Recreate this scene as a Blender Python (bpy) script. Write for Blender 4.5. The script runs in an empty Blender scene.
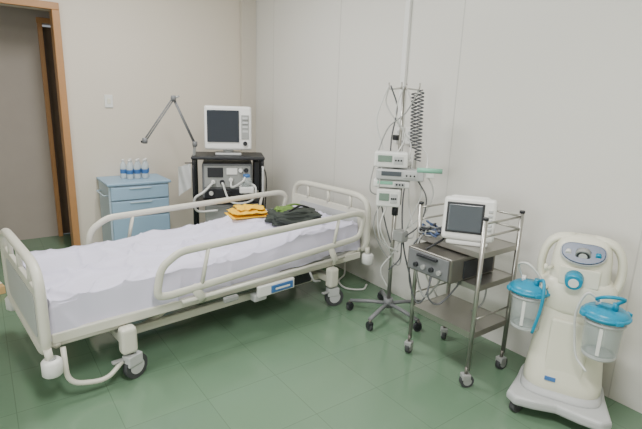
import bpy, bmesh, math, random
from mathutils import Vector, Matrix, noise
random.seed(4)
S=bpy.context.scene
COL=S.collection

# ------------------------------------------------------------ materials
def lin(c):
    r=[]
    for v in c[:3]:
        v=v/255.0
        r.append(v/12.92 if v<=0.04045 else ((v+0.055)/1.055)**2.4)
    return (r[0],r[1],r[2],1.0)
def mat(name,c,rough=0.5,metal=0.0,var=0.04,scale=8.0,trans=0.0,bump=0.0,emis=None,alpha=1.0,spec=0.5,ior=1.45):
    m=bpy.data.materials.new(name); m.use_nodes=True
    nt=m.node_tree; b=nt.nodes['Principled BSDF']
    b.inputs['Roughness'].default_value=rough
    b.inputs['Metallic'].default_value=metal
    b.inputs['IOR'].default_value=ior
    b.inputs['Specular IOR Level'].default_value=spec
    b.inputs['Transmission Weight'].default_value=trans
    b.inputs['Alpha'].default_value=alpha
    col=lin(c)
    tc=nt.nodes.new('ShaderNodeTexCoord')
    n=nt.nodes.new('ShaderNodeTexNoise'); n.inputs['Scale'].default_value=scale; n.inputs['Detail'].default_value=3
    nt.links.new(tc.outputs['Object'],n.inputs['Vector'])
    mx=nt.nodes.new('ShaderNodeMix'); mx.data_type='RGBA'
    mx.inputs[6].default_value=tuple(x*(1-var) for x in col[:3])+(1,)
    mx.inputs[7].default_value=tuple(min(1,x*(1+var)) for x in col[:3])+(1,)
    nt.links.new(n.outputs['Fac'],mx.inputs[0]); nt.links.new(mx.outputs[2],b.inputs['Base Color'])
    if bump:
        bp=nt.nodes.new('ShaderNodeBump'); bp.inputs['Strength'].default_value=bump; bp.inputs['Distance'].default_value=0.01
        nt.links.new(n.outputs['Fac'],bp.inputs['Height']); nt.links.new(bp.outputs['Normal'],b.inputs['Normal'])
    if emis:
        b.inputs['Emission Color'].default_value=lin(emis[0]); b.inputs['Emission Strength'].default_value=emis[1]
    return m
M={}
M['wallB']=mat('painted_plaster_warm',(217,208,194),0.6,var=0.012,scale=2)
M['trimw']=mat('painted_column',(204,197,185),0.6,var=0.012,scale=2)
M['wallR']=mat('painted_panel',(218,216,210),0.33,var=0.01,scale=2)
M['seam']=mat('panel_seam',(202,200,195),0.5)
M['ceil']=mat('ceiling_paint',(225,223,218),0.8)
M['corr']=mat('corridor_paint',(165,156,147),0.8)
M['wood']=mat('door_wood',(176,130,86),0.45,var=0.12,scale=14)
M['doorgrey']=mat('door_leaf_brown',(112,92,76),0.5,var=0.08)
M['cream']=mat('bed_plastic_cream',(210,208,195),0.35,var=0.01)
M['cream2']=mat('cream_plastic',(224,222,204),0.3,var=0.01)
M['greyp']=mat('grey_plastic',(150,152,150),0.45)
M['midgrey']=mat('mid_grey_plastic',(110,112,114),0.45)
M['ltgrey']=mat('light_grey_plastic',(186,188,188),0.4)
M['dark']=mat('dark_plastic',(38,40,44),0.45)
M['rubber']=mat('rubber',(66,68,70),0.7)
M['black']=mat('black_plastic',(22,23,26),0.35)
M['screen']=mat('screen_glass',(48,54,62),0.12,var=0.02)
M['screen2']=mat('screen_glass_light',(84,90,96),0.15,var=0.02)
M['steel']=mat('stainless_steel',(170,168,162),0.32,metal=0.85,var=0.03)
M['steelm']=mat('steel_matte',(125,122,116),0.4,metal=0.75,var=0.03)
M['sheet']=mat('bed_linen',(214,211,231),0.85,var=0.02,scale=5,bump=0.15)
M['mattress']=mat('mattress_cover',(150,165,190),0.7)
M['cabblue']=mat('cabinet_blue',(150,180,204),0.45,var=0.02)
M['cabwhite']=mat('cabinet_side',(178,196,208),0.5,var=0.02)
M['white']=mat('white_plastic',(226,226,223),0.35,var=0.01)
M['blue']=mat('label_blue',(62,108,165),0.5)
M['teal']=mat('teal_plastic',(8,140,176),0.3,var=0.02)
M['navy']=mat('navy_panel',(26,58,92),0.3)
M['clear']=mat('clear_plastic',(205,215,215),0.08,alpha=0.30)
M['water']=mat('bottle_clear',(215,228,235),0.1,alpha=0.55)
M['yellow']=mat('yellow_cloth',(248,198,45),0.85,bump=0.3,scale=20)
M['green']=mat('green_cloth',(100,128,62),0.8,var=0.1,scale=30)
M['bagdark']=mat('dark_cloth',(54,60,55),0.8,var=0.25,scale=14,bump=0.3)
M['cuff']=mat('mint_plastic',(130,190,165),0.4)
M['lcd']=mat('lcd_green_grey',(120,140,128),0.25)
M['lamp']=mat('lamp_diffuser',(255,255,250),0.5,emis=((255,252,246),3.0))
M['tubing']=mat('tubing',(205,206,203),0.35)
M['bluecable']=mat('blue_cable',(70,86,120),0.5)
M['coil']=mat('coil_grey',(88,90,94),0.4)
M['carton']=mat('cardboard',(196,160,110),0.8)

def floor_mat():
    m=bpy.data.materials.new('green_floor_tiles'); m.use_nodes=True
    nt=m.node_tree; b=nt.nodes['Principled BSDF']
    g=nt.nodes.new('ShaderNodeNewGeometry')
    br=nt.nodes.new('ShaderNodeTexBrick'); br.offset=0.0; br.squash=1.0
    br.inputs['Scale'].default_value=1.0
    br.inputs['Brick Width'].default_value=0.4; br.inputs['Row Height'].default_value=0.4
    br.inputs['Mortar Size'].default_value=0.0022; br.inputs['Mortar Smooth'].default_value=0.3
    br.inputs['Color1'].default_value=lin((106,134,109)); br.inputs['Color2'].default_value=lin((110,138,112))
    br.inputs['Mortar'].default_value=lin((95,119,97))
    nt.links.new(g.outputs['Position'],br.inputs['Vector'])
    n=nt.nodes.new('ShaderNodeTexNoise'); n.inputs['Scale'].default_value=1.3; n.inputs['Detail'].default_value=4
    nt.links.new(g.outputs['Position'],n.inputs['Vector'])
    mx=nt.nodes.new('ShaderNodeMix'); mx.data_type='RGBA'; mx.blend_type='MULTIPLY'; mx.inputs[0].default_value=0.15
    nt.links.new(br.outputs['Color'],mx.inputs[6]); nt.links.new(n.outputs['Fac'],mx.inputs[7])
    nt.links.new(mx.outputs[2],b.inputs['Base Color'])
    mr=nt.nodes.new('ShaderNodeMapRange'); mr.inputs[3].default_value=0.10; mr.inputs[4].default_value=0.22
    nt.links.new(n.outputs['Fac'],mr.inputs[0]); nt.links.new(mr.outputs[0],b.inputs['Roughness'])
    b.inputs['IOR'].default_value=1.52
    return m
M['floor']=floor_mat()

# ------------------------------------------------------------ mesh helpers
def link(name,me,parent,m,smooth=False):
    o=bpy.data.objects.new(name,me); COL.objects.link(o)
    if m: me.materials.append(M[m])
    if smooth:
        for p in me.polygons: p.use_smooth=True
    if parent: o.parent=parent
    return o
def group(name,loc=(0,0,0),rz=0):
    e=bpy.data.objects.new(name,None); COL.objects.link(e); e.location=loc; e.rotation_euler=(0,0,math.radians(rz)); e.empty_display_size=0.1
    return e
def box(parent,name,c,s,m,bev=0.0,rot=None,seg=3):
    bm=bmesh.new(); bmesh.ops.create_cube(bm,size=1.0)
    bmesh.ops.scale(bm,vec=s,verts=bm.verts)
    if bev>0:
        bmesh.ops.bevel(bm,geom=bm.edges[:],offset=min(bev,min(s)*0.49),segments=seg,profile=0.5,affect='EDGES')
    if rot:
        R=Matrix.Rotation(math.radians(rot[2]),3,'Z')@Matrix.Rotation(math.radians(rot[1]),3,'Y')@Matrix.Rotation(math.radians(rot[0]),3,'X')
        bmesh.ops.rotate(bm,cent=(0,0,0),matrix=R,verts=bm.verts)
    bmesh.ops.translate(bm,vec=c,verts=bm.verts)
    me=bpy.data.meshes.new(name); bm.to_mesh(me); bm.free()
    return link(name,me,parent,m,False)
def cyl(parent,name,p0,p1,r,m,r2=None,seg=24):
    p0=Vector(p0);p1=Vector(p1);d=p1-p0
    bm=bmesh.new(); bmesh.ops.create_cone(bm,cap_ends=True,segments=seg,radius1=r,radius2=r if r2 is None else r2,depth=d.length)
    q=Vector((0,0,1)).rotation_difference(d.normalized()).to_matrix()
    bmesh.ops.rotate(bm,cent=(0,0,0),matrix=q,verts=bm.verts)
    bmesh.ops.translate(bm,vec=(p0+p1)/2,verts=bm.verts)
    me=bpy.data.meshes.new(name); bm.to_mesh(me); bm.free()
    for p in me.polygons:
        p.use_smooth = len(p.vertices)==4
    return link(name,me,parent,m)
def fillet(pts,r,n=6,closed=False):
    pts=[Vector(p) for p in pts]; out=[]; N=len(pts)
    for i,p in enumerate(pts):
        if not closed and i in (0,N-1): out.append(p); continue
        a=pts[i-1];b=pts[(i+1)%N]
        da=(a-p);db=(b-p); ra=min(r,da.length*0.48); rb=min(r,db.length*0.48)
        s=p+da.normalized()*ra; e=p+db.normalized()*rb
        for k in range(n+1):
            t=k/n; out.append((1-t)**2*s+2*t*(1-t)*p+t*t*e)
    return out
def tube(parent,name,pts,r,m,closed=False,fr=0.0,seg=10,sq=None):
    P=fillet(pts,fr,6,closed) if fr>0 else [Vector(p) for p in pts]
    Q=[P[0]]
    for p in P[1:]:
        if (p-Q[-1]).length>1e-5: Q.append(p)
    if closed and (Q[0]-Q[-1]).length<1e-5: Q.pop()
    P=Q; n=len(P); bm=bmesh.new(); rings=[]
    prev=None
    for i,p in enumerate(P):
        if closed: t=(P[(i+1)%n]-P[i-1])
        else: t=(P[min(i+1,n-1)]-P[max(i-1,0)])
        if t.length<1e-9: t=Vector((0,0,1))
        t.normalize()
        if prev is None:
            u=t.cross(Vector((0,0,1)))
            if u.length<0.05: u=t.cross(Vector((1,0,0)))
            u.normalize()
        else:
            u=prev-t*prev.dot(t)
            if u.length<1e-6: u=t.orthogonal()
            u.normalize()
        prev=u; v=t.cross(u)
        ring=[]
        for k in range(seg):
            a=2*math.pi*k/seg
            ru,rv=(r,r) if sq is None else sq
            ring.append(bm.verts.new(p+u*math.cos(a)*ru+v*math.sin(a)*rv))
        rings.append(ring)
    last=n if closed else n-1
    for i in range(last):
        A=rings[i];B=rings[(i+1)%n]
        off=0
        if closed and i==n-1:
            best=1e9
            for o in range(seg):
                d=sum((A[k].co-B[(k+o)%seg].co).length for k in range(seg))
                if d<best: best=d;off=o
        for k in range(seg):
            bm.faces.new((A[k],A[(k+1)%seg],B[(k+1+off)%seg],B[(k+off)%seg]))
    if not closed:
        bm.faces.new(list(reversed(rings[0]))); bm.faces.new(rings[-1])
    bmesh.ops.recalc_face_normals(bm,faces=bm.faces)
    me=bpy.data.meshes.new(name); bm.to_mesh(me); bm.free()
    return link(name,me,parent,m,True)
def smoothpath(pts,n=8):
    P=[Vector(p) for p in pts]; P=[P[0]*2-P[1]]+P+[P[-1]*2-P[-2]]; out=[]
    for i in range(1,len(P)-2):
        for k in range(n):
            t=k/n; a,b,c,d=P[i-1],P[i],P[i+1],P[i+2]
            out.append(0.5*((2*b)+(-a+c)*t+(2*a-5*b+4*c-d)*t*t+(-a+3*b-3*c+d)*t**3))
    out.append(P[-2]); return out
def cable(parent,name,pts,r,m): return tube(parent,name,smoothpath(pts),r,m,seg=6)
def lathe(parent,name,prof,m,c=(0,0,0),seg=28,smooth=True):
    bm=bmesh.new(); rings=[]
    for (r,z) in prof:
        rings.append([bm.verts.new((c[0]+max(r,1e-4)*math.cos(2*math.pi*k/seg),c[1]+max(r,1e-4)*math.sin(2*math.pi*k/seg),c[2]+z)) for k in range(seg)])
    for i in range(len(rings)-1):
        for k in range(seg): bm.faces.new((rings[i][k],rings[i][(k+1)%seg],rings[i+1][(k+1)%seg],rings[i+1][k]))
    bmesh.ops.remove_doubles(bm,verts=bm.verts,dist=2e-4)
    bmesh.ops.recalc_face_normals(bm,faces=bm.faces)
    me=bpy.data.meshes.new(name); bm.to_mesh(me); bm.free()
    o=link(name,me,parent,m,smooth); return o
def loft(parent,name,secs,m,pw=3.5,seg=40):
    bm=bmesh.new(); rings=[]
    for s in secs:
        z,hw,hd,cx,cy=s; ring=[]
        for k in range(seg):
            a=2*math.pi*k/seg; ca,sa=math.cos(a),math.sin(a)
            ring.append(bm.verts.new((cx+hw*math.copysign(abs(ca)**(2/pw),ca),cy+hd*math.copysign(abs(sa)**(2/pw),sa),z)))
        rings.append(ring)
    for i in range(len(rings)-1):
        for k in range(seg): bm.faces.new((rings[i][k],rings[i][(k+1)%seg],rings[i+1][(k+1)%seg],rings[i+1][k]))
    bm.faces.new(list(reversed(rings[0]))); bm.faces.new(rings[-1])
    bmesh.ops.recalc_face_normals(bm,faces=bm.faces)
    me=bpy.data.meshes.new(name); bm.to_mesh(me); bm.free()
    return link(name,me,parent,m,True)
def prism(parent,name,outline,axis,a0,a1,m,bev=0.0):
    bm=bmesh.new()
    def mk(p,a):
        if axis=='x': return (a,p[0],p[1])
        if axis=='y': return (p[0],a,p[1])
        return (p[0],p[1],a)
    A=[bm.verts.new(mk(p,a0)) for p in outline]; B=[bm.verts.new(mk(p,a1)) for p in outline]
    n=len(outline)
    bm.faces.new(A); bm.faces.new(list(reversed(B)))
    for k in range(n): bm.faces.new((A[k],B[k],B[(k+1)%n],A[(k+1)%n]))
    bmesh.ops.recalc_face_normals(bm,faces=bm.faces)
    if bev>0:
        es=[e for e in bm.edges if len(e.link_faces)==2 and e.calc_face_angle(0)>0.9]
        bmesh.ops.bevel(bm,geom=es,offset=bev,segments=3,profile=0.5,affect='EDGES')
    me=bpy.data.meshes.new(name); bm.to_mesh(me); bm.free()
    return link(name,me,parent,m)
def rrect(x0,x1,z0,z1,r,n=6):
    out=[]
    for cx,cz,a0 in ((x1-r,z1-r,0),(x0+r,z1-r,90),(x0+r,z0+r,180),(x1-r,z0+r,270)):
        for k in range(n+1):
            a=math.radians(a0+90*k/n); out.append((cx+r*math.cos(a),cz+r*math.sin(a)))
    return out
def castor(parent,name,x,y,r=0.05,w=0.026,top=0.15,ang=0,hub='ltgrey'):
    a=math.radians(ang); d=Vector((math.cos(a),math.sin(a),0)); s=Vector((-math.sin(a),math.cos(a),0))
    c=Vector((x,y,r))
    cyl(parent,name+'_tyre',c-s*w/2,c+s*w/2,r,'rubber')
    cyl(parent,name+'_hub',c-s*(w/2+.004),c+s*(w/2+.004),r*0.62,hub)
    t=c+d*r*0.5
    box(parent,name+'_fork',(t.x-d.x*r*.3,t.y-d.y*r*.3,r*1.65),(r*1.3,w*1.7,r*0.9),hub,bev=0.006,rot=(0,0,ang))
    cyl(parent,name+'_stem',(t.x-d.x*r*.3,t.y-d.y*r*.3,r*1.9),(t.x-d.x*r*.3,t.y-d.y*r*.3,top),0.009,'steelm')

# ------------------------------------------------------------ room shell
XR=2.6; YB=4.9; XL=-2.6; YF=-1.8; H=3.0; T=0.1
DX0,DX1,DH=-0.35,0.66,2.2
box(None,'floor',((XL+XR)/2,(YF+7.0)/2,-0.05),(XR-XL+2*T,7.0-YF,0.1),'floor')
box(None,'ceiling',((XL+XR)/2,(YF+7.0)/2,H+0.05),(XR-XL+2*T,7.0-YF,0.1),'ceil')
w=group('wall_right')
box(w,'wall_surface',(XR+T/2,(YF+YB)/2,H/2),(T,YB-YF,H),'wallR')
for i,y in enumerate((4.45,3.33,2.05,0.84,-0.38)):
    box(w,'panel_joint_%d'%i,(XR-0.0005,y,H/2),(0.003,0.006,H),'seam')
w=group('wall_back')
box(w,'section_right',((DX1+XR+T)/2,YB+T/2,H/2),(XR+T-DX1,T,H),'wallB')
box(w,'section_left',((XL+DX0)/2,YB+T/2,H/2),(DX0-XL,T,H),'wallB')
box(w,'section_over_door',((DX0+DX1)/2,YB+T/2,(DH+H)/2),(DX1-DX0,T,H-DH),'wallB')
box(None,'wall_left',(XL-T/2,(YF+YB)/2,H/2),(T,YB-YF,H),'wallB')
box(None,'wall_front',((XL+XR)/2,YF-T/2,H/2),(XR-XL+2*T,T,H),'wallB')
box(None,'trim_1',(2.515,YB-0.035,H/2),(0.168,0.07,H),'trimw',bev=0.004)
d=group('door_1')
fw=0.06
box(d,'jamb_right',(DX1+0.0,YB+T/2-0.01,DH/2),(fw,T+0.06,DH),'wood',bev=0.005)
box(d,'jamb_left',(DX0,YB+T/2-0.01,DH/2),(fw,T+0.06,DH),'wood',bev=0.005)
box(d,'head',((DX0+DX1)/2,YB+T/2-0.01,DH+fw/2),(DX1-DX0+fw,T+0.06,fw),'wood',bev=0.005)
YC=5.55
w=group('wall_corridor')
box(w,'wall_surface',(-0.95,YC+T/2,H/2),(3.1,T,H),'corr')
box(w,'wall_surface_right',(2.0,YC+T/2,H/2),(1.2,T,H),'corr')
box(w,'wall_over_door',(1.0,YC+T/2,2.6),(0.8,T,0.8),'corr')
d=group('door_2')
box(d,'jamb_left',(0.60,YC+0.02,1.08),(0.04,0.14,2.16),'wood',bev=0.004)
box(d,'jamb_right',(1.42,YC+0.02,1.08),(0.05,0.14,2.16),'wood',bev=0.004)
box(d,'head',(1.01,YC+0.02,2.18),(0.87,0.14,0.05),'wood',bev=0.004)
box(d,'leaf',(1.01,YC+0.04,1.07),(0.78,0.04,2.12),'doorgrey',bev=0.003)
cyl(d,'handle',(0.72,YC-0.05,1.0),(0.72,YC+0.03,1.0),0.015,'steel')
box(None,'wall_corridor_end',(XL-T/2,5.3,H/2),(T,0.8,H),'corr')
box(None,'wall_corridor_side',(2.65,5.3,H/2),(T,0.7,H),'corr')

o=group('light_switch',(1.045,YB,1.44))
box(o,'plate',(0,-0.006,0),(0.075,0.012,0.12),'white',bev=0.004)
box(o,'rocker',(0,-0.014,0),(0.03,0.006,0.05),'cream2',bev=0.002)

o=group('cable_trunking')
box(o,'duct',(XR-0.014,2.53,2.17),(0.028,0.045,1.66),'white',bev=0.004)
for i,(y,z) in enumerate(((2.53,1.28),(2.42,1.28),(2.40,1.10))):
    o=group('wall_socket',(XR,y,z))
    box(o,'plate',(-0.012,0,0),(0.024,0.085,0.12),'white',bev=0.004)
    for k in (-0.025,0.02):
        cyl(o,'socket_hole_%d'%(k>0),(-0.022,0,k),(-0.026,0,k),0.014,'ltgrey')
    if i!=1: box(o,'plug',(-0.045,0,-0.02),(0.045,0.04,0.04),'white' if i else 'dark',bev=0.006)

for i,(x,y) in enumerate(((0.5,0.4),(0.9,3.1))):
    o=group('ceiling_light',(x,y,H))
    box(o,'housing',(0,0,-0.03),(0.32,1.25,0.06),'white',bev=0.01)
    box(o,'diffuser',(0,0,-0.063),(0.26,1.2,0.01),'lamp')
    L=bpy.data.lights.new('tube_light','AREA'); L.shape='RECTANGLE'; L.size=0.26; L.size_y=1.2
    L.energy=(86,66)[i]; L.color=(1.0,0.985,0.965)
    lo=bpy.data.objects.new('tube_light',L); COL.objects.link(lo); lo.parent=o; lo.location=(0,0,-0.075)
o=group('ceiling_light',(-1.2,5.25,H))  # out-of-view fixture, added as weak fill to brighten the corridor and its door
box(o,'housing',(0,0,-0.03),(0.6,0.2,0.06),'white',bev=0.01)
box(o,'diffuser',(0,0,-0.063),(0.56,0.16,0.01),'lamp')
L=bpy.data.lights.new('corridor_fill','AREA'); L.shape='RECTANGLE'; L.size=0.56; L.size_y=0.16; L.energy=2.5; L.color=(1.0,0.95,0.9)
lo=bpy.data.objects.new('corridor_fill',L); COL.objects.link(lo); lo.parent=o; lo.location=(0,0,-0.075)
o=group('window_1',(XL,0.6,1.5))
box(o,'frame',(0.01,0,0),(0.03,1.9,1.3),'white')
box(o,'pane',(0.03,0,0),(0.01,1.7,1.1),'lamp')
L=bpy.data.lights.new('daylight','AREA'); L.shape='RECTANGLE'; L.size=1.1; L.size_y=1.7; L.energy=50; L.color=(0.92,0.96,1.0)
lo=bpy.data.objects.new('daylight',L); COL.objects.link(lo); lo.parent=o; lo.location=(0.06,0,0); lo.rotation_euler=(0,math.radians(-90),0)

# ------------------------------------------------------------ hospital bed
bed=group('hospital_bed',(0.53,2.437,0),6.0)
XF,XH=-0.385,1.86; Y0,Y1=-0.03,0.89
def board(nm,x,z0,z1,xo):
    tube(bed,nm+'_frame',[(x,Y0,z0),(x,Y0,z1-0.06),(x,Y0+0.10,z1),(x,Y1-0.10,z1),(x,Y1,z1-0.06),(x,Y1,z0)],0.024,'cream',closed=True,fr=0.11,seg=14)
    prism(bed,nm+'_panel',rrect(Y0+0.01,Y1-0.01,z0,z1-0.115,0.03),'x',x-0.012,x+0.012,'cream',bev=0.004)
    prism(bed,nm+'_inlay',rrect(Y0+0.10,Y1-0.10,z0+0.05,z1-0.16,0.04),'x',x-0.016,x+0.016,'ltgrey')
    for i,y in enumerate((Y0+0.2,(Y0+Y1)/2,Y1-0.2)):
        cyl(bed,nm+'_strut_%d'%i,(x,y,z1-0.13),(x,y,z1-0.01),0.014,'cream')
    for i,y in enumerate((Y0-0.01,Y1+0.01)):
        lathe(bed,nm+'_bumper_%d'%i,[(0,0),(0.036,0.0),(0.046,0.010),(0.046,0.075),(0.036,0.086),(0,0.086)],'white',c=(x+xo,y,z0-0.10))
        lathe(bed,nm+'_bumper_cap_%d'%i,[(0,0.08),(0.022,0.08),(0.022,0.095),(0,0.095)],'greyp',c=(x+xo,y,z0-0.10),seg=16)
        cyl(bed,nm+'_post_%d'%i,(x+xo*0.6,y,z0-0.03),(x,y,z0+0.04),0.018,'cream')
board('footboard',XF,0.27,0.71,0.012)
board('headboard',XH,0.36,0.80,0.01)
def ztop(x): 
    t=max(0,min(1,(x-0.65)/0.7)); t=t*t*(3-2*t); return 0.535+0.055*t
mx0,mx1,my0,my1=XF+0.05,XH-0.06,0.03,0.83
bm=bmesh.new()
nx=26; g={}
for i in range(nx+1):
    for j in range(2):
        for k in range(2):
            x=mx0+0.02+(mx1-mx0-0.04)*i/nx
            g[i,j,k]=bm.verts.new((x,(my0+0.015,my1-0.015)[j],(ztop(x)-0.15,ztop(x)-0.055)[k]))
for i in range(nx):
    for q in (((0,0),(1,0)),((1,0),(1,1)),((1,1),(0,1)),((0,1),(0,0))):
        bm.faces.new((g[i,q[0][0],q[0][1]],g[i,q[1][0],q[1][1]],g[i+1,q[1][0],q[1][1]],g[i+1,q[0][0],q[0][1]]))
for i in (0,nx): bm.faces.new((g[i,0,0],g[i,1,0],g[i,1,1],g[i,0,1]))
bmesh.ops.recalc_face_normals(bm,faces=bm.faces)
me=bpy.data.meshes.new('mattress'); bm.to_mesh(me); bm.free(); link('mattress',me,bed,'mattress')
bm=bmesh.new(); drop=0.20; NX,NY=300,170; V=[]
def ridge(p,k=2.6): return max(0,1-abs(noise.noise(p))*k)**2.5
def wr(X,Y):
    w=0.014*noise.noise(Vector((X*1.6,Y*2.2,0)))
    w+=0.034*ridge(Vector((X*0.8+Y*0.7,Y*3.0-X*0.9,2.0)),5.0)*(0.4+0.6*abs(noise.noise(Vector((X*1.3,Y*1.3,20))))*2)
    w+=0.026*ridge(Vector((X*1.5-Y*0.9,Y*3.6+X*1.9,7.0)),5.5)
    w+=0.016*ridge(Vector((X*3.2+Y*2,Y*5.0-X*3,11.0)),5.0)
    return w-0.014
for i in range(NX+1):
    row=[]
    X=mx0-drop*0.8+(mx1-mx0+drop*0.8+0.04)*i/NX
    for j in range(NY+1):
        Y=my0-drop+(my1-my0+2*drop)*j/NY
        ex=max(0,mx0-X,X-mx1); ey=max(0,my0-Y,Y-my1)
        cx=min(max(X,mx0),mx1); cy=min(max(Y,my0),my1)
        e=max(ex,ey)
        z=ztop(cx)-e
        din=min(cx-mx0,mx1-cx,cy-my0,my1-cy)
        if e==0 and din<0.03: z-=0.014*(1-din/0.03)**2
        wz=wr(X,Y)
        # things on top press the linen flat near the head
        out=0
        if e>0:
            f=min(1,e/drop)
            if ey>=ex:
                out=f*(0.012+0.014*math.sin(X*15+4*noise.noise(Vector((X*2,0,7))))+0.018*ridge(Vector((X*3,Y*1.5,4)),4))
                z+=f*0.04*noise.noise(Vector((X*2.0,5,0)))
            else:
                out=f*(0.006+0.006*math.sin(Y*21))
            wz*=max(0,0.8-f)
        sy=-1 if Y<my0 else (1 if Y>my1 else 0); sx=-1 if X<mx0 else (1 if X>mx1 else 0)
        out=max(out,0.002)
        row.append(bm.verts.new((cx+(sx*(out+0.004)if ex>0 else 0),cy+(sy*(out+0.004) if ey>0 else 0),z+wz)))
    V.append(row)
for i in range(NX):
    for j in range(NY):
        bm.faces.new((V[i][j],V[i+1][j],V[i+1][j+1],V[i][j+1]))
me=bpy.data.meshes.new('bed_sheet'); bm.to_mesh(me); bm.free()
link('bed_sheet',me,bed,'sheet',True)
box(bed,'deck',(0.735,0.43,0.37),(2.16,0.80,0.025),'ltgrey',bev=0.006)
for s,y in enumerate((0.01,0.85)):
    box(bed,'side_beam_%d'%s,(0.735,y,0.335),(2.18,0.03,0.055),'cream',bev=0.008)
    box(bed,'lower_beam_%d'%s,(0.78,0.12 if s==0 else 0.74,0.20),(1.45,0.035,0.05),'cream',bev=0.008)
for i,x in enumerate((0.0,1.5)):
    box(bed,'axle_beam_%d'%i,(x,0.43,0.215),(0.07,0.90,0.05),'cream',bev=0.01)
    for j,y in enumerate((-0.035,0.86)):
        box(bed,'leg_%d_%d'%(i,j),(x-0.01,y,0.235),(0.085,0.07,0.15),'cream',bev=0.02)
        castor(bed,'castor_%d_%d'%(i,j),x+0.02,y,0.070,0.034,0.2,ang=200 if i==0 else 160)
        box(bed,'brake_pedal_%d_%d'%(i,j),(x-0.07,y-0.0,0.125),(0.06,0.03,0.014),'greyp',bev=0.005)
for i,(xa,xb) in enumerate(((0.15,0.45),(1.45,1.15))):
    for j,y in enumerate((0.14,0.72)):
        tube(bed,'lift_arm_%d_%d'%(i,j),[(xa,y,0.20),(xb,y,0.34)],0.02,'cream')
cyl(bed,'actuator',(0.4,0.43,0.22),(1.0,0.43,0.30),0.03,'greyp')
tube(bed,'foot_pedal_bar',[(XF+0.07,-0.02,0.29),(XF+0.07,-0.05,0.10),(-0.14,-0.07,0.06),(-0.05,-0.04,0.12)],0.013,'cream',fr=0.07)
tube(bed,'foot_cross_bar',[(XF+0.05,0.0,0.30),(XF+0.05,0.86,0.30)],0.018,'cream')
tube(bed,'head_cross_bar',[(XH-0.05,0.0,0.38),(XH-0.05,0.86,0.38)],0.018,'cream')
for j,y in enumerate((0.02,0.84)):
    tube(bed,'foot_extension_%d'%j,[(XF+0.02,y,0.30),(0.0,y,0.30)],0.016,'cream')
    tube(bed,'head_extension_%d'%j,[(1.5,y,0.32),(XH,y,0.39)],0.016,'cream')
def rail(nm,y,sgn,x0=0.15,x1=1.79):
    pts=[(x0,y,0.445),(x0+0.03,y,0.60),(x0+0.14,y,0.672),(x1-0.07,y,0.70),(x1,y,0.66),(x1-0.04,y,0.52),(x1-0.10,y,0.50),(x0+0.06,y,0.430)]
    tube(bed,nm+'_loop',pts,0.02,'cream',closed=True,fr=0.05,seg=12,sq=(0.015,0.023))
    for i,x in enumerate((x0+0.27,1.47)):
        tube(bed,nm+'_strut_%d'%i,[(x,y,0.445+0.03*(x-.2)),(x+0.05,y,0.672+0.02*(x-.2))],0.012,'cream')
    for i,x in enumerate((0.36,1.44)):
        tube(bed,nm+'_arm_%d'%i,[(x,y,0.445+0.03*(x-.2)),(x+0.06,y+sgn*0.0,0.37),(x+0.08,y-sgn*0.03,0.335)],0.02,'cream',fr=0.03,sq=(0.012,0.026))
    tube(bed,nm+'_track',[(0.3,y-sgn*0.01,0.365),(1.6,y-sgn*0.01,0.375)],0.012,'cream')
rail('near_rail',-0.055,-1)
rail('far_rail',0.915,1,x0=0.08)
box(bed,'rail_release',(0.62,-0.04,0.30),(0.10,0.03,0.035),'greyp',bev=0.008)
box(bed,'control_housing',(0.98,-0.022,0.28),(0.30,0.03,0.075),'white',bev=0.008)
box(bed,'control_label',(1.02,-0.040,0.28),(0.18,0.012,0.05),'blue',bev=0.004)
box(bed,'control_label_text',(1.02,-0.047,0.28),(0.12,0.004,0.012),'white')
box(bed,'crank_box',(0.86,0.01,0.235),(0.10,0.06,0.05),'ltgrey',bev=0.01)
box(bed,'motor_box',(1.25,0.10,0.26),(0.22,0.12,0.10),'dark',bev=0.015)
tube(bed,'crank_lever',[(1.28,-0.02,0.32),(1.30,-0.045,0.25),(1.36,-0.045,0.24)],0.008,'greyp',fr=0.02)

# ------------------------------------------------------------ things on the bed
def blob(name,size,nf=3.0,amp=0.25,seed=0,sqx=0.6,sqz=0.8):
    bm=bmesh.new(); bmesh.ops.create_icosphere(bm,subdivisions=5,radius=1.0)
    for v in bm.verts:
        d=v.co.normalized()
        q=Vector((math.copysign(abs(d.x)**sqx,d.x),math.copysign(abs(d.y)**sqx,d.y),math.copysign(abs(d.z)**sqz,d.z)))
        k=1+amp*noise.noise(d*nf+Vector((seed,0,0)))+amp*0.4*noise.noise(d*nf*3+Vector((0,seed,0)))
        q=q*k
        v.co=Vector((q.x*size[0]/2,q.y*size[1]/2,(max(q.z,-0.55)+0.55)*size[2]/1.55))
    me=bpy.data.meshes.new(name); bm.to_mesh(me); bm.free()
    return me
def bedw(x,y,z):
    a=math.radians(6); return (0.53+x*math.cos(a)-y*math.sin(a),2.437+x*math.sin(a)+y*math.cos(a),z)
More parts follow.
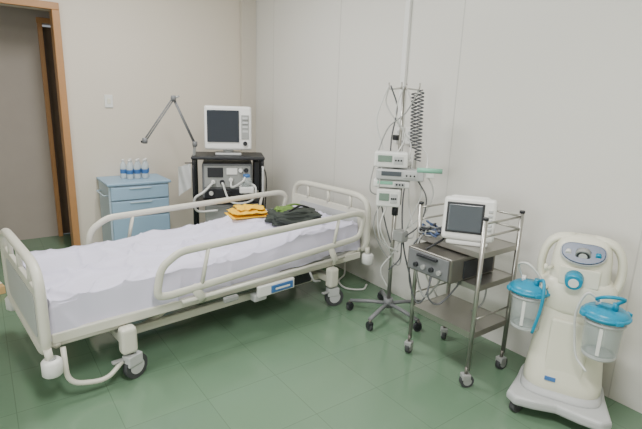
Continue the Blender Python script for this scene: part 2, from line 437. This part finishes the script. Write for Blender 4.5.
def cloth_layer(parent,nm,c,w,d,seed,m,th=0.007,amp=0.012):
    bm=bmesh.new(); N=36; K=22; vs=[]
    for i in range(N+1):
        u=i/N; row=[]
        for j in range(K+1):
            v=j/K; y=(v-0.5)*d
            s=u*2
            if s<0.95: x=(-0.5+s/0.95)*w; z=0
            elif s<1.05: a=(s-0.95)/0.10*math.pi; x=0.5*w+math.sin(a)*th; z=th*(1-math.cos(a))
            else: x=(0.5-(s-1.05)/0.95*0.94)*w; z=2*th
            f=z/(2*th)
            z+=amp*f*(0.6+noise.noise(Vector((x*14+seed,y*14,0)))+0.8*ridge(Vector((x*9,y*12+seed,1))))
            y+=0.014*noise.noise(Vector((x*10,seed,f*3)))
            x+=0.012*noise.noise(Vector((seed,y*12,f*3)))
            row.append(bm.verts.new((c[0]+x,c[1]+y,c[2]+z)))
        vs.append(row)
    for i in range(N):
        for j in range(K): bm.faces.new((vs[i][j],vs[i+1][j],vs[i+1][j+1],vs[i][j+1]))
    me=bpy.data.meshes.new(nm); bm.to_mesh(me); bm.free()
    o=link(nm,me,parent,m,True); sm=o.modifiers.new('thickness','SOLIDIFY'); sm.thickness=0.006; return o
yc=group('yellow_towel',bedw(1.24,0.74,ztop(1.2)+0.012),-8)
cloth_layer(yc,'towel_fold_1',(0,0,0),0.29,0.22,3,'yellow',amp=0.016)
cloth_layer(yc,'towel_fold_2',(0.02,0.01,0.022),0.22,0.17,8,'yellow',th=0.006,amp=0.020)
bg=group('backpack',bedw(1.43,0.36,ztop(1.4)-0.002),-22)
link('bag_body',blob('b1',(0.42,0.27,0.10),2.2,0.22,5),bg,'bagdark',True)
o=link('bag_pocket',blob('b2',(0.17,0.12,0.045),2.5,0.2,8),bg,'green',True); o.location=(-0.06,0.01,0.072)
cable(bg,'strap_1',[(-0.19,-0.05,0.03),(-0.08,-0.11,0.09),(0.06,-0.10,0.10),(0.19,-0.03,0.04)],0.009,'bagdark')
cable(bg,'strap_2',[(-0.17,0.08,0.03),(-0.02,0.06,0.12),(0.10,0.08,0.10),(0.20,0.05,0.03)],0.008,'green')
cable(bg,'strap_3',[(-0.05,-0.08,0.10),(0.05,0.0,0.125),(0.13,0.04,0.10)],0.008,'black')

# ------------------------------------------------------------ bedside cabinet
cb=group('bedside_cabinet',(1.17,4.66,0))
wc,dc,hc=0.55,0.44,0.70
box(cb,'carcass',(0,0.01,0.06+(hc-0.06)/2),(wc,dc-0.02,hc-0.06),'cabwhite',bev=0.008)
box(cb,'top',(0,-0.005,hc+0.008),(wc+0.03,dc+0.02,0.025),'cabblue',bev=0.008)
box(cb,'drawer_front_1',(0,-dc/2,0.62),(wc-0.03,0.02,0.12),'cabblue',bev=0.006)
box(cb,'drawer_front_2',(0,-dc/2,0.475),(wc-0.03,0.02,0.145),'cabblue',bev=0.006)
box(cb,'door_front',(0,-dc/2,0.23),(wc-0.03,0.02,0.32),'cabblue',bev=0.006)
for i,z in enumerate((0.665,0.53)):
    box(cb,'handle_%d'%i,(0,-dc/2-0.014,z),(0.2,0.012,0.014),'cabwhite',bev=0.005)
for i,(x,y) in enumerate(((-.22,-.17),(.22,-.17),(-.22,.17),(.22,.17))):
    castor(cb,'castor_%d'%i,x,y,0.03,0.02,0.08,ang=20)
tube(cb,'towel_rail',[(-wc/2,-0.15,0.6),(-wc/2-0.035,-0.15,0.6),(-wc/2-0.035,0.15,0.6),(-wc/2,0.15,0.6)],0.007,'cabwhite',fr=0.02)
for (x,y) in ((-0.03,0.0),(0.04,0.01),(0.11,0.0),(-0.07,0.07),(0.0,0.08),(0.07,0.07),(0.14,0.07)):
    wb=group('water_bottle',(1.16+x,4.62+y,hc+0.0215))
    lathe(wb,'bottle',[(0,0),(0.027,0.0),(0.030,0.006),(0.029,0.05),(0.030,0.11),(0.026,0.135),(0.012,0.16),(0.012,0.17),(0,0.17)],'water',seg=18)
    lathe(wb,'label',[(0.0305,0.05),(0.031,0.052),(0.031,0.088),(0.0305,0.09)],'blue',seg=18)
    lathe(wb,'cap',[(0,0.166),(0.014,0.166),(0.014,0.186),(0,0.186)],'white',seg=14)

# ------------------------------------------------------------ ventilator
VR=-25; VX,VY=1.90,4.08
vt=group('medical_ventilator',(VX,VY,0),VR)
def vloc(x,y,z):
    a=math.radians(-VR); dx,dy=x-VX,y-VY
    return (dx*math.cos(a)-dy*math.sin(a),dx*math.sin(a)+dy*math.cos(a),z)
box(vt,'base',(0,0,0.12),(0.56,0.46,0.06),'dark',bev=0.02)
for i,(x,y) in enumerate(((-.24,-.19),(.24,-.19),(-.24,.19),(.24,.19))): castor(vt,'castor_%d'%i,x,y,0.045,0.025,0.11,ang=70)
box(vt,'compressor',(0,0.02,0.35),(0.44,0.36,0.38),'greyp',bev=0.02)
box(vt,'lower_shelf',(0,0,0.565),(0.60,0.40,0.025),'dark',bev=0.008)
box(vt,'breathing_unit',(-0.01,0.02,0.755),(0.46,0.34,0.33),'midgrey',bev=0.015)
box(vt,'unit_face',(-0.01,-0.155,0.80),(0.42,0.012,0.20),'greyp',bev=0.005)
box(vt,'unit_face_low',(-0.01,-0.155,0.64),(0.42,0.012,0.09),'dark',bev=0.005)
box(vt,'unit_face_dark',(-0.12,-0.164,0.84),(0.14,0.01,0.09),'dark',bev=0.004)
box(vt,'unit_face_light',(0.03,-0.164,0.85),(0.10,0.01,0.06),'white',bev=0.004)
box(vt,'gas_module',(0.26,0.02,0.80),(0.05,0.26,0.28),'dark',bev=0.01)
for i,(x,z) in enumerate(((0.11,0.86),(0.16,0.86),(0.02,0.77),(0.14,0.77),(-0.14,0.75),(-0.06,0.75),(-0.16,0.645),(0.0,0.645))):
    cyl(vt,'port_%d'%i,(x,-0.16,z),(x,-0.19,z),0.022,'dark' if i%2 else 'white',r2=0.016)
box(vt,'top_shelf',(0,0,0.975),(0.66,0.42,0.03),'dark',bev=0.01)
for s in (-1,1):
    nm='left' if s<0 else 'right'
    tube(vt,'side_frame_'+nm,[(s*.31,-.19,.14),(s*.31,-.19,.975),(s*.31,.17,.975),(s*.31,.17,.14)],0.014,'dark',fr=0.05)
    tube(vt,'front_handle_'+nm,[(s*.31,-.19,.90),(s*.31,-.25,.90),(s*.31,-.25,.62),(s*.31,-.19,.62)],0.011,'dark' if s<0 else 'ltgrey',fr=0.03)
cyl(vt,'screen_neck',(0.0,0.03,0.985),(0.0,0.03,1.06),0.05,'ltgrey')
box(vt,'screen_foot',(0,0.0,1.0),(0.24,0.2,0.02),'ltgrey',bev=0.008)
box(vt,'screen_housing',(0.0,-0.01,1.235),(0.43,0.10,0.40),'white',bev=0.02,rot=(-6,0,0))
box(vt,'screen_back',(0.0,0.08,1.22),(0.34,0.14,0.30),'ltgrey',bev=0.04,rot=(-6,0,0))
box(vt,'screen_glass',(-0.045,-0.066,1.255),(0.29,0.008,0.29),'screen',bev=0.003,rot=(-6,0,0))
box(vt,'screen_keys',(0.155,-0.064,1.25),(0.07,0.008,0.22),'greyp',bev=0.003,rot=(-6,0,0))
for i in range(5): box(vt,'screen_key_%d'%i,(0.155,-0.070,1.17+i*0.04),(0.05,0.008,0.02),'ltgrey',bev=0.002,rot=(-6,0,0))
cyl(vt,'screen_knob',(0.155,-0.05,1.10),(0.155,-0.095,1.10),0.02,'dark')
box(vt,'humidifier_base',(0.16,-0.27,0.70),(0.13,0.10,0.06),'white',bev=0.012)
lathe(vt,'humidifier_chamber',[(0,0),(0.045,0),(0.05,0.02),(0.045,0.07),(0.03,0.085),(0,0.085)],'clear',c=(0.16,-0.27,0.73))
cyl(vt,'humidifier_cap',(0.16,-0.27,0.81),(0.16,-0.27,0.84),0.03,'blue')
box(vt,'humidifier_bracket',(0.16,-0.20,0.66),(0.06,0.12,0.03),'dark')
pA=vloc(1.575,4.14,0.86);pB=vloc(1.55,4.02,1.10);pC=vloc(1.38,4.04,1.49);pD=vloc(1.11,3.99,1.14)
tube(vt,'arm_post',[pA,pB],0.014,'greyp')
for i,(a,b) in enumerate(((pB,pC),(pC,pD))):
    for k in (-0.014,0.014):
        tube(vt,'arm_rod_%d_%d'%(i,k>0),[(a[0],a[1],a[2]+k),(b[0],b[1],b[2]+k)],0.006,'midgrey')
for i,p in enumerate((pB,pC,pD)):
    lathe(vt,'arm_joint_%d'%i,[(0,-.025),(0.020,-.022),(0.023,0),(0.020,.022),(0,.025)],'midgrey',c=p,seg=16)
tube(vt,'arm_tip',[pC,(pC[0]+0.05,pC[1],pC[2]+0.02)],0.008,'greyp')
tube(vt,'arm_tip_end',[pD,(pD[0]-0.03,pD[1],pD[2]-0.01)],0.010,'dark')
cable(vt,'hose_1',[(-0.14,-0.19,0.75),(-0.22,-0.28,0.68),(-0.30,-0.30,0.62),(-0.28,-0.26,0.5),(-0.1,-0.25,0.5)],0.012,'tubing')
cable(vt,'hose_2',[(0.02,-0.19,0.77),(0.03,-0.27,0.72),(0.12,-0.32,0.78),(0.15,-0.28,0.82)],0.011,'tubing')
cable(vt,'hose_3',[(0.14,-0.19,0.77),(0.24,-0.28,0.72),(0.20,-0.30,0.60),(0.02,-0.25,0.58),(-0.06,-0.19,0.75)],0.010,'tubing')
cable(vt,'cable_1',[(0.3,-0.2,0.95),(0.34,-0.24,0.8),(0.33,-0.22,0.5),(0.3,-0.1,0.2)],0.006,'black')
bm=bmesh.new(); vs=[]
for i in range(9):
    r=[]
    for j in range(9):
        u,v=i/8,j/8
        r.append(bm.verts.new((-0.33-0.11*u,-0.24+0.02*math.sin(7*u+3*v)-0.02*v,0.93-0.26*v*(0.8+0.2*u)-0.03*u)))
    vs.append(r)
for i in range(8):
    for j in range(8): bm.faces.new((vs[i][j],vs[i+1][j],vs[i+1][j+1],vs[i][j+1]))
me=bpy.data.meshes.new('bag'); bm.to_mesh(me); bm.free(); link('hanging_document_pouch',me,vt,'ltgrey',True)
tube(vt,'pouch_hook',[(-0.31,-0.20,0.93),(-0.38,-0.24,0.935)],0.005,'dark')

# ------------------------------------------------------------ IV stand with pumps
iv=group('iv_stand',(2.27,2.21,0))
for k in range(5):
    a=math.radians(200+72*k); x,y=0.28*math.cos(a),0.28*math.sin(a)
    tube(iv,'base_leg_%d'%k,[(0,0,0.10),(x*0.5,y*0.5,0.095),(x,y,0.078)],0.012,'midgrey',sq=(0.016,0.013))
    castor(iv,'castor_%d'%k,x,y,0.030,0.022,0.08,ang=200+72*k+60,hub='dark')
cyl(iv,'hub',(0,0,0.075),(0,0,0.14),0.034,'midgrey')
cyl(iv,'pole_lower',(0,0,0.13),(0,0,0.95),0.0145,'steel')
cyl(iv,'pole_upper',(0,0,0.9),(0,0,1.62),0.0095,'steel')
cyl(iv,'height_clamp',(0,0,0.76),(0,0,0.82),0.022,'dark')
for k in range(4):
    a=math.radians(35+90*k); c,s=math.cos(a),math.sin(a)
    tube(iv,'hook_%d'%k,[(0,0,1.61),(0.07*c,0.07*s,1.60),(0.10*c,0.10*s,1.60),(0.10*c,0.10*s,1.64)],0.005,'steel',fr=0.015)
def pump(nm,c,s,rz,body='white',scr='cuff'):
    g=group(nm,(0,0,0),0); g.parent=iv; g.location=c; g.rotation_euler=(0,0,math.radians(rz))
    box(g,'body',(0,0,0),s,body,bev=0.012)
    box(g,'display',(-s[0]*.18,-s[1]/2-0.003,0.008),(s[0]*.42,0.008,s[2]*.42),scr,bev=0.003)
    box(g,'keypad',(s[0]*.22,-s[1]/2-0.003,0),(s[0]*.28,0.008,s[2]*.5),'ltgrey',bev=0.003)
    for i in range(3): cyl(g,'key_%d'%i,(s[0]*(.14+.08*i),-s[1]/2-0.006,0.0),(s[0]*(.14+.08*i),-s[1]/2-0.012,0.0),0.006,'dark')
    return g
pump('pump_monitor',(-0.08,-0.01,1.15),(0.22,0.10,0.10),-46,'white','lcd')
pump('syringe_pump_mid',(-0.04,-0.06,1.055),(0.31,0.11,0.07),-46,'ltgrey','screen2')
pump('syringe_pump_low',(-0.06,-0.01,0.99),(0.24,0.11,0.05),-46,'white','cuff')
pump('infusion_pump',(-0.07,0.0,0.895),(0.16,0.12,0.12),-46,'white','lcd')
cyl(iv,'syringe_barrel',(0.0,-0.17,1.095),(0.11,-0.285,1.095),0.016,'cuff')
box(iv,'syringe_clamp',(0.07,-0.22,1.07),(0.06,0.04,0.05),'white',bev=0.008,rot=(0,0,-46))
box(iv,'pump_clamp',(0.0,0.0,1.0),(0.06,0.06,0.34),'dark',bev=0.01)
box(iv,'lower_bracket',(0.02,-0.05,0.62),(0.07,0.09,0.08),'greyp',bev=0.012)
def coil(parent,name,p0,p1,R,turns,r,m):
    p0=Vector(p0);p1=Vector(p1);n=int(turns*12);pts=[]
    for i in range(n+1):
        t=i/n;a=2*math.pi*turns*t;c=p0.lerp(p1,t)
        pts.append(c+Vector((math.cos(a)*R,math.sin(a)*R,0)))
    return tube(parent,name,pts,r,m,seg=6)
coil(iv,'coiled_cable_1',(0.085,-0.07,1.60),(0.075,-0.10,1.14),0.020,20,0.0045,'coil')
coil(iv,'coiled_cable_2',(0.07,-0.03,1.58),(0.06,-0.06,1.22),0.018,16,0.0045,'coil')
cable(iv,'line_1',[(-0.08,0.06,1.62),(-0.13,0.10,1.4),(-0.10,0.05,1.2),(-0.16,0.0,1.05),(-0.14,0.03,0.85),(-0.12,0.0,0.6),(0.02,-0.04,0.5)],0.005,'tubing')
cable(iv,'line_2',[(-0.06,-0.06,1.62),(-0.09,-0.03,1.45),(-0.02,-0.06,1.3),(-0.10,-0.05,1.16)],0.005,'tubing')
cable(iv,'line_3',[(0.06,-0.08,1.60),(0.0,-0.03,1.45),(-0.10,0.02,1.35),(-0.13,0.08,1.15),(-0.19,0.06,0.95),(-0.12,0.04,0.9)],0.005,'greyp')
cable(iv,'line_4',[(0.05,-0.07,1.10),(0.07,-0.16,0.95),(0.03,-0.12,0.75),(0.0,-0.02,0.5),(-0.05,0.05,0.35),(0.0,0.0,0.2)],0.005,'tubing')
cable(iv,'line_5',[(-0.05,0.05,0.9),(-0.1,0.1,0.7),(-0.04,0.06,0.5),(0.04,-0.04,0.4),(0.03,-0.05,0.66)],0.005,'greyp')
cable(iv,'line_6',[(0.29,0.26,1.24),(0.2,0.16,1.1),(0.1,0.05,0.98),(0.02,0.0,0.95)],0.005,'greyp')
cable(iv,'line_7',[(0.29,0.17,1.06),(0.22,0.08,0.8),(0.12,-0.08,0.62),(0.05,-0.07,0.60)],0.005,'tubing')
cable(iv,'line_8',[(-0.07,0.07,1.60),(-0.05,0.10,1.50),(0.02,0.02,1.35),(0.04,-0.06,1.25),(-0.01,-0.10,1.15)],0.005,'tubing')
cable(iv,'line_9',[(-0.10,-0.02,0.85),(-0.16,-0.03,0.7),(-0.10,-0.06,0.55),(-0.02,-0.03,0.45),(0.02,0.02,0.3)],0.005,'tubing')
cable(iv,'line_10',[(0.09,0.05,1.60),(0.13,0.0,1.42),(0.10,-0.05,1.28),(0.14,-0.12,1.18),(0.06,-0.2,1.10)],0.005,'white')
cable(iv,'line_11',[(0.03,-0.15,1.03),(0.08,-0.2,0.9),(0.07,-0.17,0.72),(0.02,-0.08,0.6),(0.03,-0.05,0.45),(-0.02,0.0,0.36)],0.005,'coil')
cable(iv,'line_12',[(0.05,-0.2,1.08),(0.12,-0.22,0.95),(0.10,-0.18,0.8),(0.04,-0.09,0.68)],0.005,'tubing')
cable(iv,'line_13',[(-0.10,0.02,1.62),(-0.05,0.0,1.48),(-0.06,0.02,1.3),(-0.03,0.06,1.1),(-0.06,0.09,0.9),(-0.02,0.07,0.7),(0.0,0.02,0.55)],0.005,'coil')
cable(iv,'line_14',[(0.30,0.16,1.05),(0.18,0.10,0.9),(0.10,0.02,0.7),(0.08,-0.04,0.5),(0.12,-0.08,0.3),(0.2,-0.05,0.1),(0.28,0.0,0.012)],0.006,'coil')

# ------------------------------------------------------------ trolley
ct=group('medical_trolley',(2.19,1.55,0))
hx,hy=0.165,0.215
for i,(x,y) in enumerate(((-hx,-hy),(hx,-hy),(-hx,hy),(hx,hy))):
    cyl(ct,'post_%d'%i,(x,y,0.10),(x,y,0.95),0.0125,'steel')
    cyl(ct,'post_cap_%d'%i,(x,y,0.95),(x,y,0.962),0.0145,'dark')
    castor(ct,'castor_%d'%i,x,y,0.038,0.026,0.12,ang=150+25*i,hub='greyp')
def shelf(nm,z,lip=0.03):
    box(ct,nm,(0,0,z),(2*hx,2*hy,0.008),'steel')
    for s in (-1,1):
        box(ct,nm+'_lip_x%d'%(s>0),(s*(hx),0,z-lip/2+0.006),(0.006,2*hy,lip),'steel')
        box(ct,nm+'_lip_y%d'%(s>0),(0,s*(hy),z-lip/2+0.006),(2*hx,0.006,lip),'steel')
shelf('shelf_top',0.765); shelf('shelf_mid',0.585); shelf('shelf_low',0.315,0.035)
for z,nm in ((0.93,'upper'),(0.86,'lower')):
    for k,(a,b) in enumerate((((hx,-hy),(hx,hy)),((-hx,hy),(hx,hy)),((-hx,-hy),(hx,-hy)))):
        cyl(ct,'guard_%s_%d'%(nm,k),(a[0],a[1],z),(b[0],b[1],z),0.006,'steel')
for k,(a,b) in enumerate((((-hx,hy),(hx,hy)),((-hx,-hy),(hx,-hy)))):
    cyl(ct,'lower_guard_%d'%k,(a[0],a[1],0.40),(b[0],b[1],0.40),0.005,'steel')
pb=group('recorder_unit',(0,0,0)); pb.parent=ct
box(pb,'body',(-0.085,0.03,0.66),(0.39,0.31,0.135),'steelm',bev=0.008)
box(pb,'face',(-0.283,0.03,0.66),(0.01,0.28,0.115),'midgrey',bev=0.003)
box(pb,'drawer_pull',(-0.295,0.03,0.70),(0.02,0.14,0.014),'dark',bev=0.003)
box(pb,'side_panel',(-0.05,-0.128,0.655),(0.26,0.008,0.10),'dark',bev=0.003)
for i in range(4): cyl(pb,'connector_%d'%i,(-0.285,-0.06+i*0.055,0.64),(-0.305,-0.06+i*0.055,0.64),0.013,'dark' if i%2 else 'greyp')
mg=group('patient_monitor',(2.165,1.535,0.769),-54)
box(mg,'foot',(0,0.0,0.012),(0.22,0.22,0.024),'white',bev=0.01)
box(mg,'bezel',(0,-0.06,0.138),(0.275,0.07,0.235),'white',bev=0.02,rot=(-12,0,0))
box(mg,'rear_case',(0,0.03,0.13),(0.24,0.15,0.20),'white',bev=0.04,rot=(-6,0,0))
box(mg,'screen_surround',(-0.022,-0.097,0.150),(0.195,0.008,0.165),'dark',bev=0.004,rot=(-12,0,0))
box(mg,'screen',(-0.022,-0.101,0.150),(0.172,0.008,0.143),'screen2',bev=0.003,rot=(-12,0,0))
for i in range(5):
    zz=0.10+0.024*i
    box(mg,'side_key_%d'%i,(0.107,-0.102+(zz-0.138)*0.21+0.0,zz),(0.022,0.010,0.012),'ltgrey',bev=0.002,rot=(-12,0,0))
box(mg,'button_strip',(0,-0.079,0.042),(0.22,0.008,0.014),'ltgrey',bev=0.003,rot=(-12,0,0))
tube(mg,'carry_handle',[(-0.1,0.02,0.225),(-0.1,0.02,0.243),(0.1,0.02,0.243),(0.1,0.02,0.225)],0.010,'white',fr=0.02)
cg=group('monitor_cables',(0,0,0)); cg.parent=ct
for i in range(11):
    r=random.Random(i); pts=[]
    for k in range(7):
        pts.append((-0.12+0.12*(r.random()-0.5)-0.02,0.13+0.14*(r.random()-0.5),0.782+0.04*r.random()+ (0.015 if k%2 else 0)))
    cable(cg,'lead_%d'%i,pts,0.0055,('bluecable','dark','coil','greyp')[i%4])
cable(cg,'lead_hang_1',[(-0.1,0.16,0.80),(-0.19,0.18,0.76),(-0.2,0.19,0.6),(-0.19,0.12,0.42),(-0.17,0.05,0.5),(-0.18,0.0,0.6)],0.006,'greyp')
cable(cg,'lead_hang_2',[(-0.12,0.18,0.80),(-0.2,0.22,0.70),(-0.21,0.22,0.5),(-0.19,0.16,0.36),(-0.18,0.1,0.45),(-0.19,0.08,0.6)],0.005,'coil')
cable(cg,'lead_hang_3',[(-0.28,0.0,0.60),(-0.32,-0.02,0.5),(-0.26,-0.05,0.45),(-0.19,-0.1,0.55),(-0.17,-0.1,0.6)],0.005,'coil')
cable(cg,'lead_hang_4',[(0.0,0.2,0.80),(-0.06,0.235,0.7),(-0.05,0.235,0.5),(0.04,0.2,0.33)],0.006,'tubing')
cable(cg,'lead_hang_5',[(0.10,-0.05,0.60),(0.12,-0.08,0.5),(0.08,-0.1,0.4),(0.05,-0.05,0.33)],0.006,'greyp')
cable(cg,'lead_top_1',[(-0.12,0.12,0.80),(-0.17,0.15,0.86),(-0.12,0.19,0.84),(-0.05,0.15,0.80)],0.006,'bluecable')
cable(cg,'lead_over_box',[(-0.12,0.05,0.79),(-0.18,0.04,0.775),(-0.24,0.06,0.745),(-0.27,0.10,0.70),(-0.26,0.19,0.66),(-0.2,0.2,0.6)],0.006,'dark')

# ------------------------------------------------------------ surgical suction unit
su=group('medical_suction_unit',(2.30,0.968,0),-66)
out=[(-0.23,-0.19),(-0.19,-0.235),(-0.10,-0.225),(0,-0.20),(0.10,-0.225),(0.19,-0.235),(0.23,-0.19),(0.215,-0.08),(0.205,0),(0.20,0.10),(0.18,0.19),(0.12,0.21),(-0.12,0.21),(-0.18,0.19),(-0.20,0.10),(-0.205,0),(-0.215,-0.08)]
prism(su,'base_platform',out,'z',0.06,0.115,'ltgrey',bev=0.018)
for i,(x,y) in enumerate(((-.18,-.18),(.18,-.18),(-.14,.155),(.14,.155))): castor(su,'castor_%d'%i,x,y,0.034,0.03,0.08,ang=60+40*i,hub='rubber')
loft(su,'base_dome',[(0.11,0.19,0.165,0,0.0),(0.125,0.185,0.16,0,0.0),(0.145,0.17,0.15,0,0.0)],'ltgrey')
loft(su,'body',[(0.13,0.168,0.14,0,0.01),(0.15,0.178,0.148,0,0.01),(0.19,0.178,0.145,0,0.01),(0.28,0.168,0.130,0,0.015),(0.38,0.158,0.115,0,0.02),(0.48,0.150,0.105,0,0.02),(0.58,0.143,0.10,0,0.02),(0.68,0.134,0.10,0,0.02),(0.76,0.130,0.10,0,0.02),(0.82,0.128,0.095,0,0.02),(0.87,0.118,0.085,0,0.022),(0.905,0.096,0.065,0,0.025),(0.918,0.05,0.035,0,0.025)],'cream2',pw=3.4)
loft(su,'shoulder_collar',[(0.53,0.13,0.10,0,0.02),(0.56,0.158,0.107,0,0.02),(0.62,0.172,0.112,0,0.02),(0.68,0.170,0.110,0,0.02),(0.715,0.13,0.10,0,0.02)],'cream2',pw=3.0)
for s in (-1,1):
    tube(su,'handle_%s'%('left' if s<0 else 'right'),[(s*.04,.03,.905),(s*.13,.03,.893),(s*.172,.03,.82),(s*.176,.03,.70),(s*.14,.03,.62)],0.02,'cream2',fr=0.07,seg=14,sq=(0.040,0.020))
prof=[]
for k in range(40):
    a=2*math.pi*k/40; ca,sa=math.cos(a),math.sin(a)
    prof.append((0.092*math.copysign(abs(ca)**0.8,ca),0.050*math.copysign(abs(sa)**0.8,sa)-0.010*(1-abs(ca))))
pn=prism(su,'control_panel',prof,'y',-0.010,0.008,'navy',bev=0.003); pn.location=(0,-0.070,0.857); pn.rotation_euler=(math.radians(-32),0,0)
pr=prism(su,'control_panel_rim',[(p[0]*1.06,p[1]*1.08) for p in prof],'y',-0.002,0.014,'ltgrey',bev=0.003); pr.location=(0,-0.070,0.857); pr.rotation_euler=(math.radians(-32),0,0)
cyl(su,'gauge_bezel',(0.0,-0.075,0.858),(0.0,-0.096,0.845),0.032,'greyp')
cyl(su,'gauge_face',(0.0,-0.095,0.8455),(0.0,-0.098,0.844),0.027,'dark')
cyl(su,'gauge_dial',(0.0,-0.098,0.844),(0.0,-0.099,0.8435),0.018,'white')
cyl(su,'button_left',(-0.062,-0.075,0.857),(-0.062,-0.090,0.848),0.012,'white')
cyl(su,'button_right',(0.062,-0.075,0.857),(0.062,-0.090,0.848),0.012,'teal')
box(su,'recess_panel',(0.0,-0.083,0.735),(0.17,0.010,0.09),'cream2',bev=0.005)
cyl(su,'vacuum_knob',(-0.02,-0.08,0.728),(-0.02,-0.130,0.718),0.042,'teal',r2=0.036)
cyl(su,'vacuum_knob_cap',(-0.02,-0.130,0.718),(-0.02,-0.135,0.717),0.022,'white')
for i,z in enumerate((0.76,0.66,0.60)):
    tube(su,'cable_clip_%d'%i,[(-0.12,-0.06,z),(-0.145,-0.10,z-.01),(-0.145,-0.11,z+.02)],0.009,'cream2',fr=0.01)
box(su,'front_seam_plate',(0,-0.103,0.36),(0.17,0.02,0.30),'cream2',bev=0.012,rot=(-4,0,0))
box(su,'brand_label',(-0.05,-0.133,0.205),(0.05,0.01,0.02),'blue',bev=0.002,rot=(-10,0,0))
def canister(nm,x,y,z):
    g=group(nm,(x,y,z)); g.parent=su
    lathe(g,'jar',[(0,0),(0.066,0.0),(0.073,0.01),(0.080,0.16),(0.082,0.20),(0.079,0.20),(0.076,0.16),(0.069,0.014),(0,0.006)],'clear')
    lathe(g,'jar_foot',[(0.0,-0.006),(0.066,-0.006),(0.070,0.0),(0.068,0.012),(0,0.012)],'ltgrey')
    box(g,'scale_strip',(-0.01,-0.077,0.09),(0.014,0.004,0.13),'white')
    lathe(g,'lid',[(0.0,0.242),(0.03,0.242),(0.04,0.232),(0.075,0.226),(0.092,0.214),(0.095,0.19),(0.090,0.182),(0.0,0.195)],'teal')
    tube(g,'lid_rim',[(0.095*math.cos(k*math.pi/12),0.095*math.sin(k*math.pi/12),0.198) for k in range(24)],0.008,'teal',closed=True,seg=8)
    for k in range(4):
        a=k*math.pi/2+0.5; box(g,'lid_tab_%d'%k,(0.102*math.cos(a),0.102*math.sin(a),0.20),(0.02,0.03,0.02),'teal',bev=0.004,rot=(0,0,math.degrees(a)))
    cyl(g,'port_1',(0.03,-0.02,0.23),(0.03,-0.02,0.265),0.013,'teal')
    cyl(g,'port_2',(-0.035,0.01,0.23),(-0.035,0.01,0.26),0.011,'white')
    tube(g,'holder_ring',[(0.083*math.cos(k*math.pi/12),0.083*math.sin(k*math.pi/12),0.168) for k in range(24)],0.006,'ltgrey',closed=True,seg=8)
    return g
canister('collection_jar_left',-0.205,-0.05,0.42)
canister('collection_jar_right',0.125,-0.175,0.42)
tube(su,'jar_bracket_left',[(-0.10,0.0,0.585),(-0.17,0.0,0.592)],0.014,'cream2')
tube(su,'jar_bracket_right',[(0.07,-0.05,0.585),(0.10,-0.11,0.592)],0.014,'cream2')
cable(su,'hose_1',[(-0.25,-0.02,0.67),(-0.27,-0.06,0.74),(-0.22,-0.10,0.76),(-0.16,-0.10,0.70),(-0.13,-0.11,0.63),(-0.18,-0.05,0.67)],0.006,'tubing')
cable(su,'hose_2',[(-0.175,-0.07,0.67),(-0.145,-0.13,0.70),(-0.135,-0.16,0.64),(-0.14,-0.16,0.55),(-0.16,-0.15,0.43)],0.008,'teal')
cable(su,'hose_3',[(0.155,-0.195,0.68),(0.18,-0.23,0.72),(0.12,-0.26,0.73),(0.08,-0.22,0.70),(0.09,-0.165,0.67)],0.008,'teal')
cable(su,'hose_4',[(0.09,-0.165,0.675),(0.04,-0.18,0.70),(0.01,-0.17,0.60),(0.02,-0.16,0.48),(0.04,-0.17,0.38),(0.09,-0.20,0.33)],0.006,'tubing')

o=group('power_cable')
cable(o,'cord',[(2.585,3.12,0.30),(2.57,3.08,0.06),(2.50,3.0,0.012),(2.36,2.9,0.012),(2.32,2.75,0.012),(2.42,2.66,0.012),(2.52,2.72,0.012)],0.008,'white')
o=group('cardboard_box',(-0.10,4.12,0),12)
box(o,'carton',(0,0,0.03),(0.24,0.18,0.06),'carton',bev=0.003)
box(o,'tape',(0,0,0.0605),(0.24,0.04,0.002),'cream2')

# ------------------------------------------------------------ world + camera
wd=bpy.data.worlds.new('world'); S.world=wd; wd.use_nodes=True
wd.node_tree.nodes['Background'].inputs[0].default_value=(0.8,0.85,0.9,1); wd.node_tree.nodes['Background'].inputs[1].default_value=0.4
cam=bpy.data.cameras.new('camera'); cam.sensor_width=36; cam.lens=26.0; cam.clip_start=0.05
co=bpy.data.objects.new('camera',cam); COL.objects.link(co)
R=Matrix.Rotation(math.radians(-36.5),4,'Z')@Matrix.Rotation(math.radians(90-13.6),4,'X')@Matrix.Rotation(math.radians(2.02),4,'Z')
co.matrix_world=Matrix.Translation((0,0,1.5))@R
S.camera=co
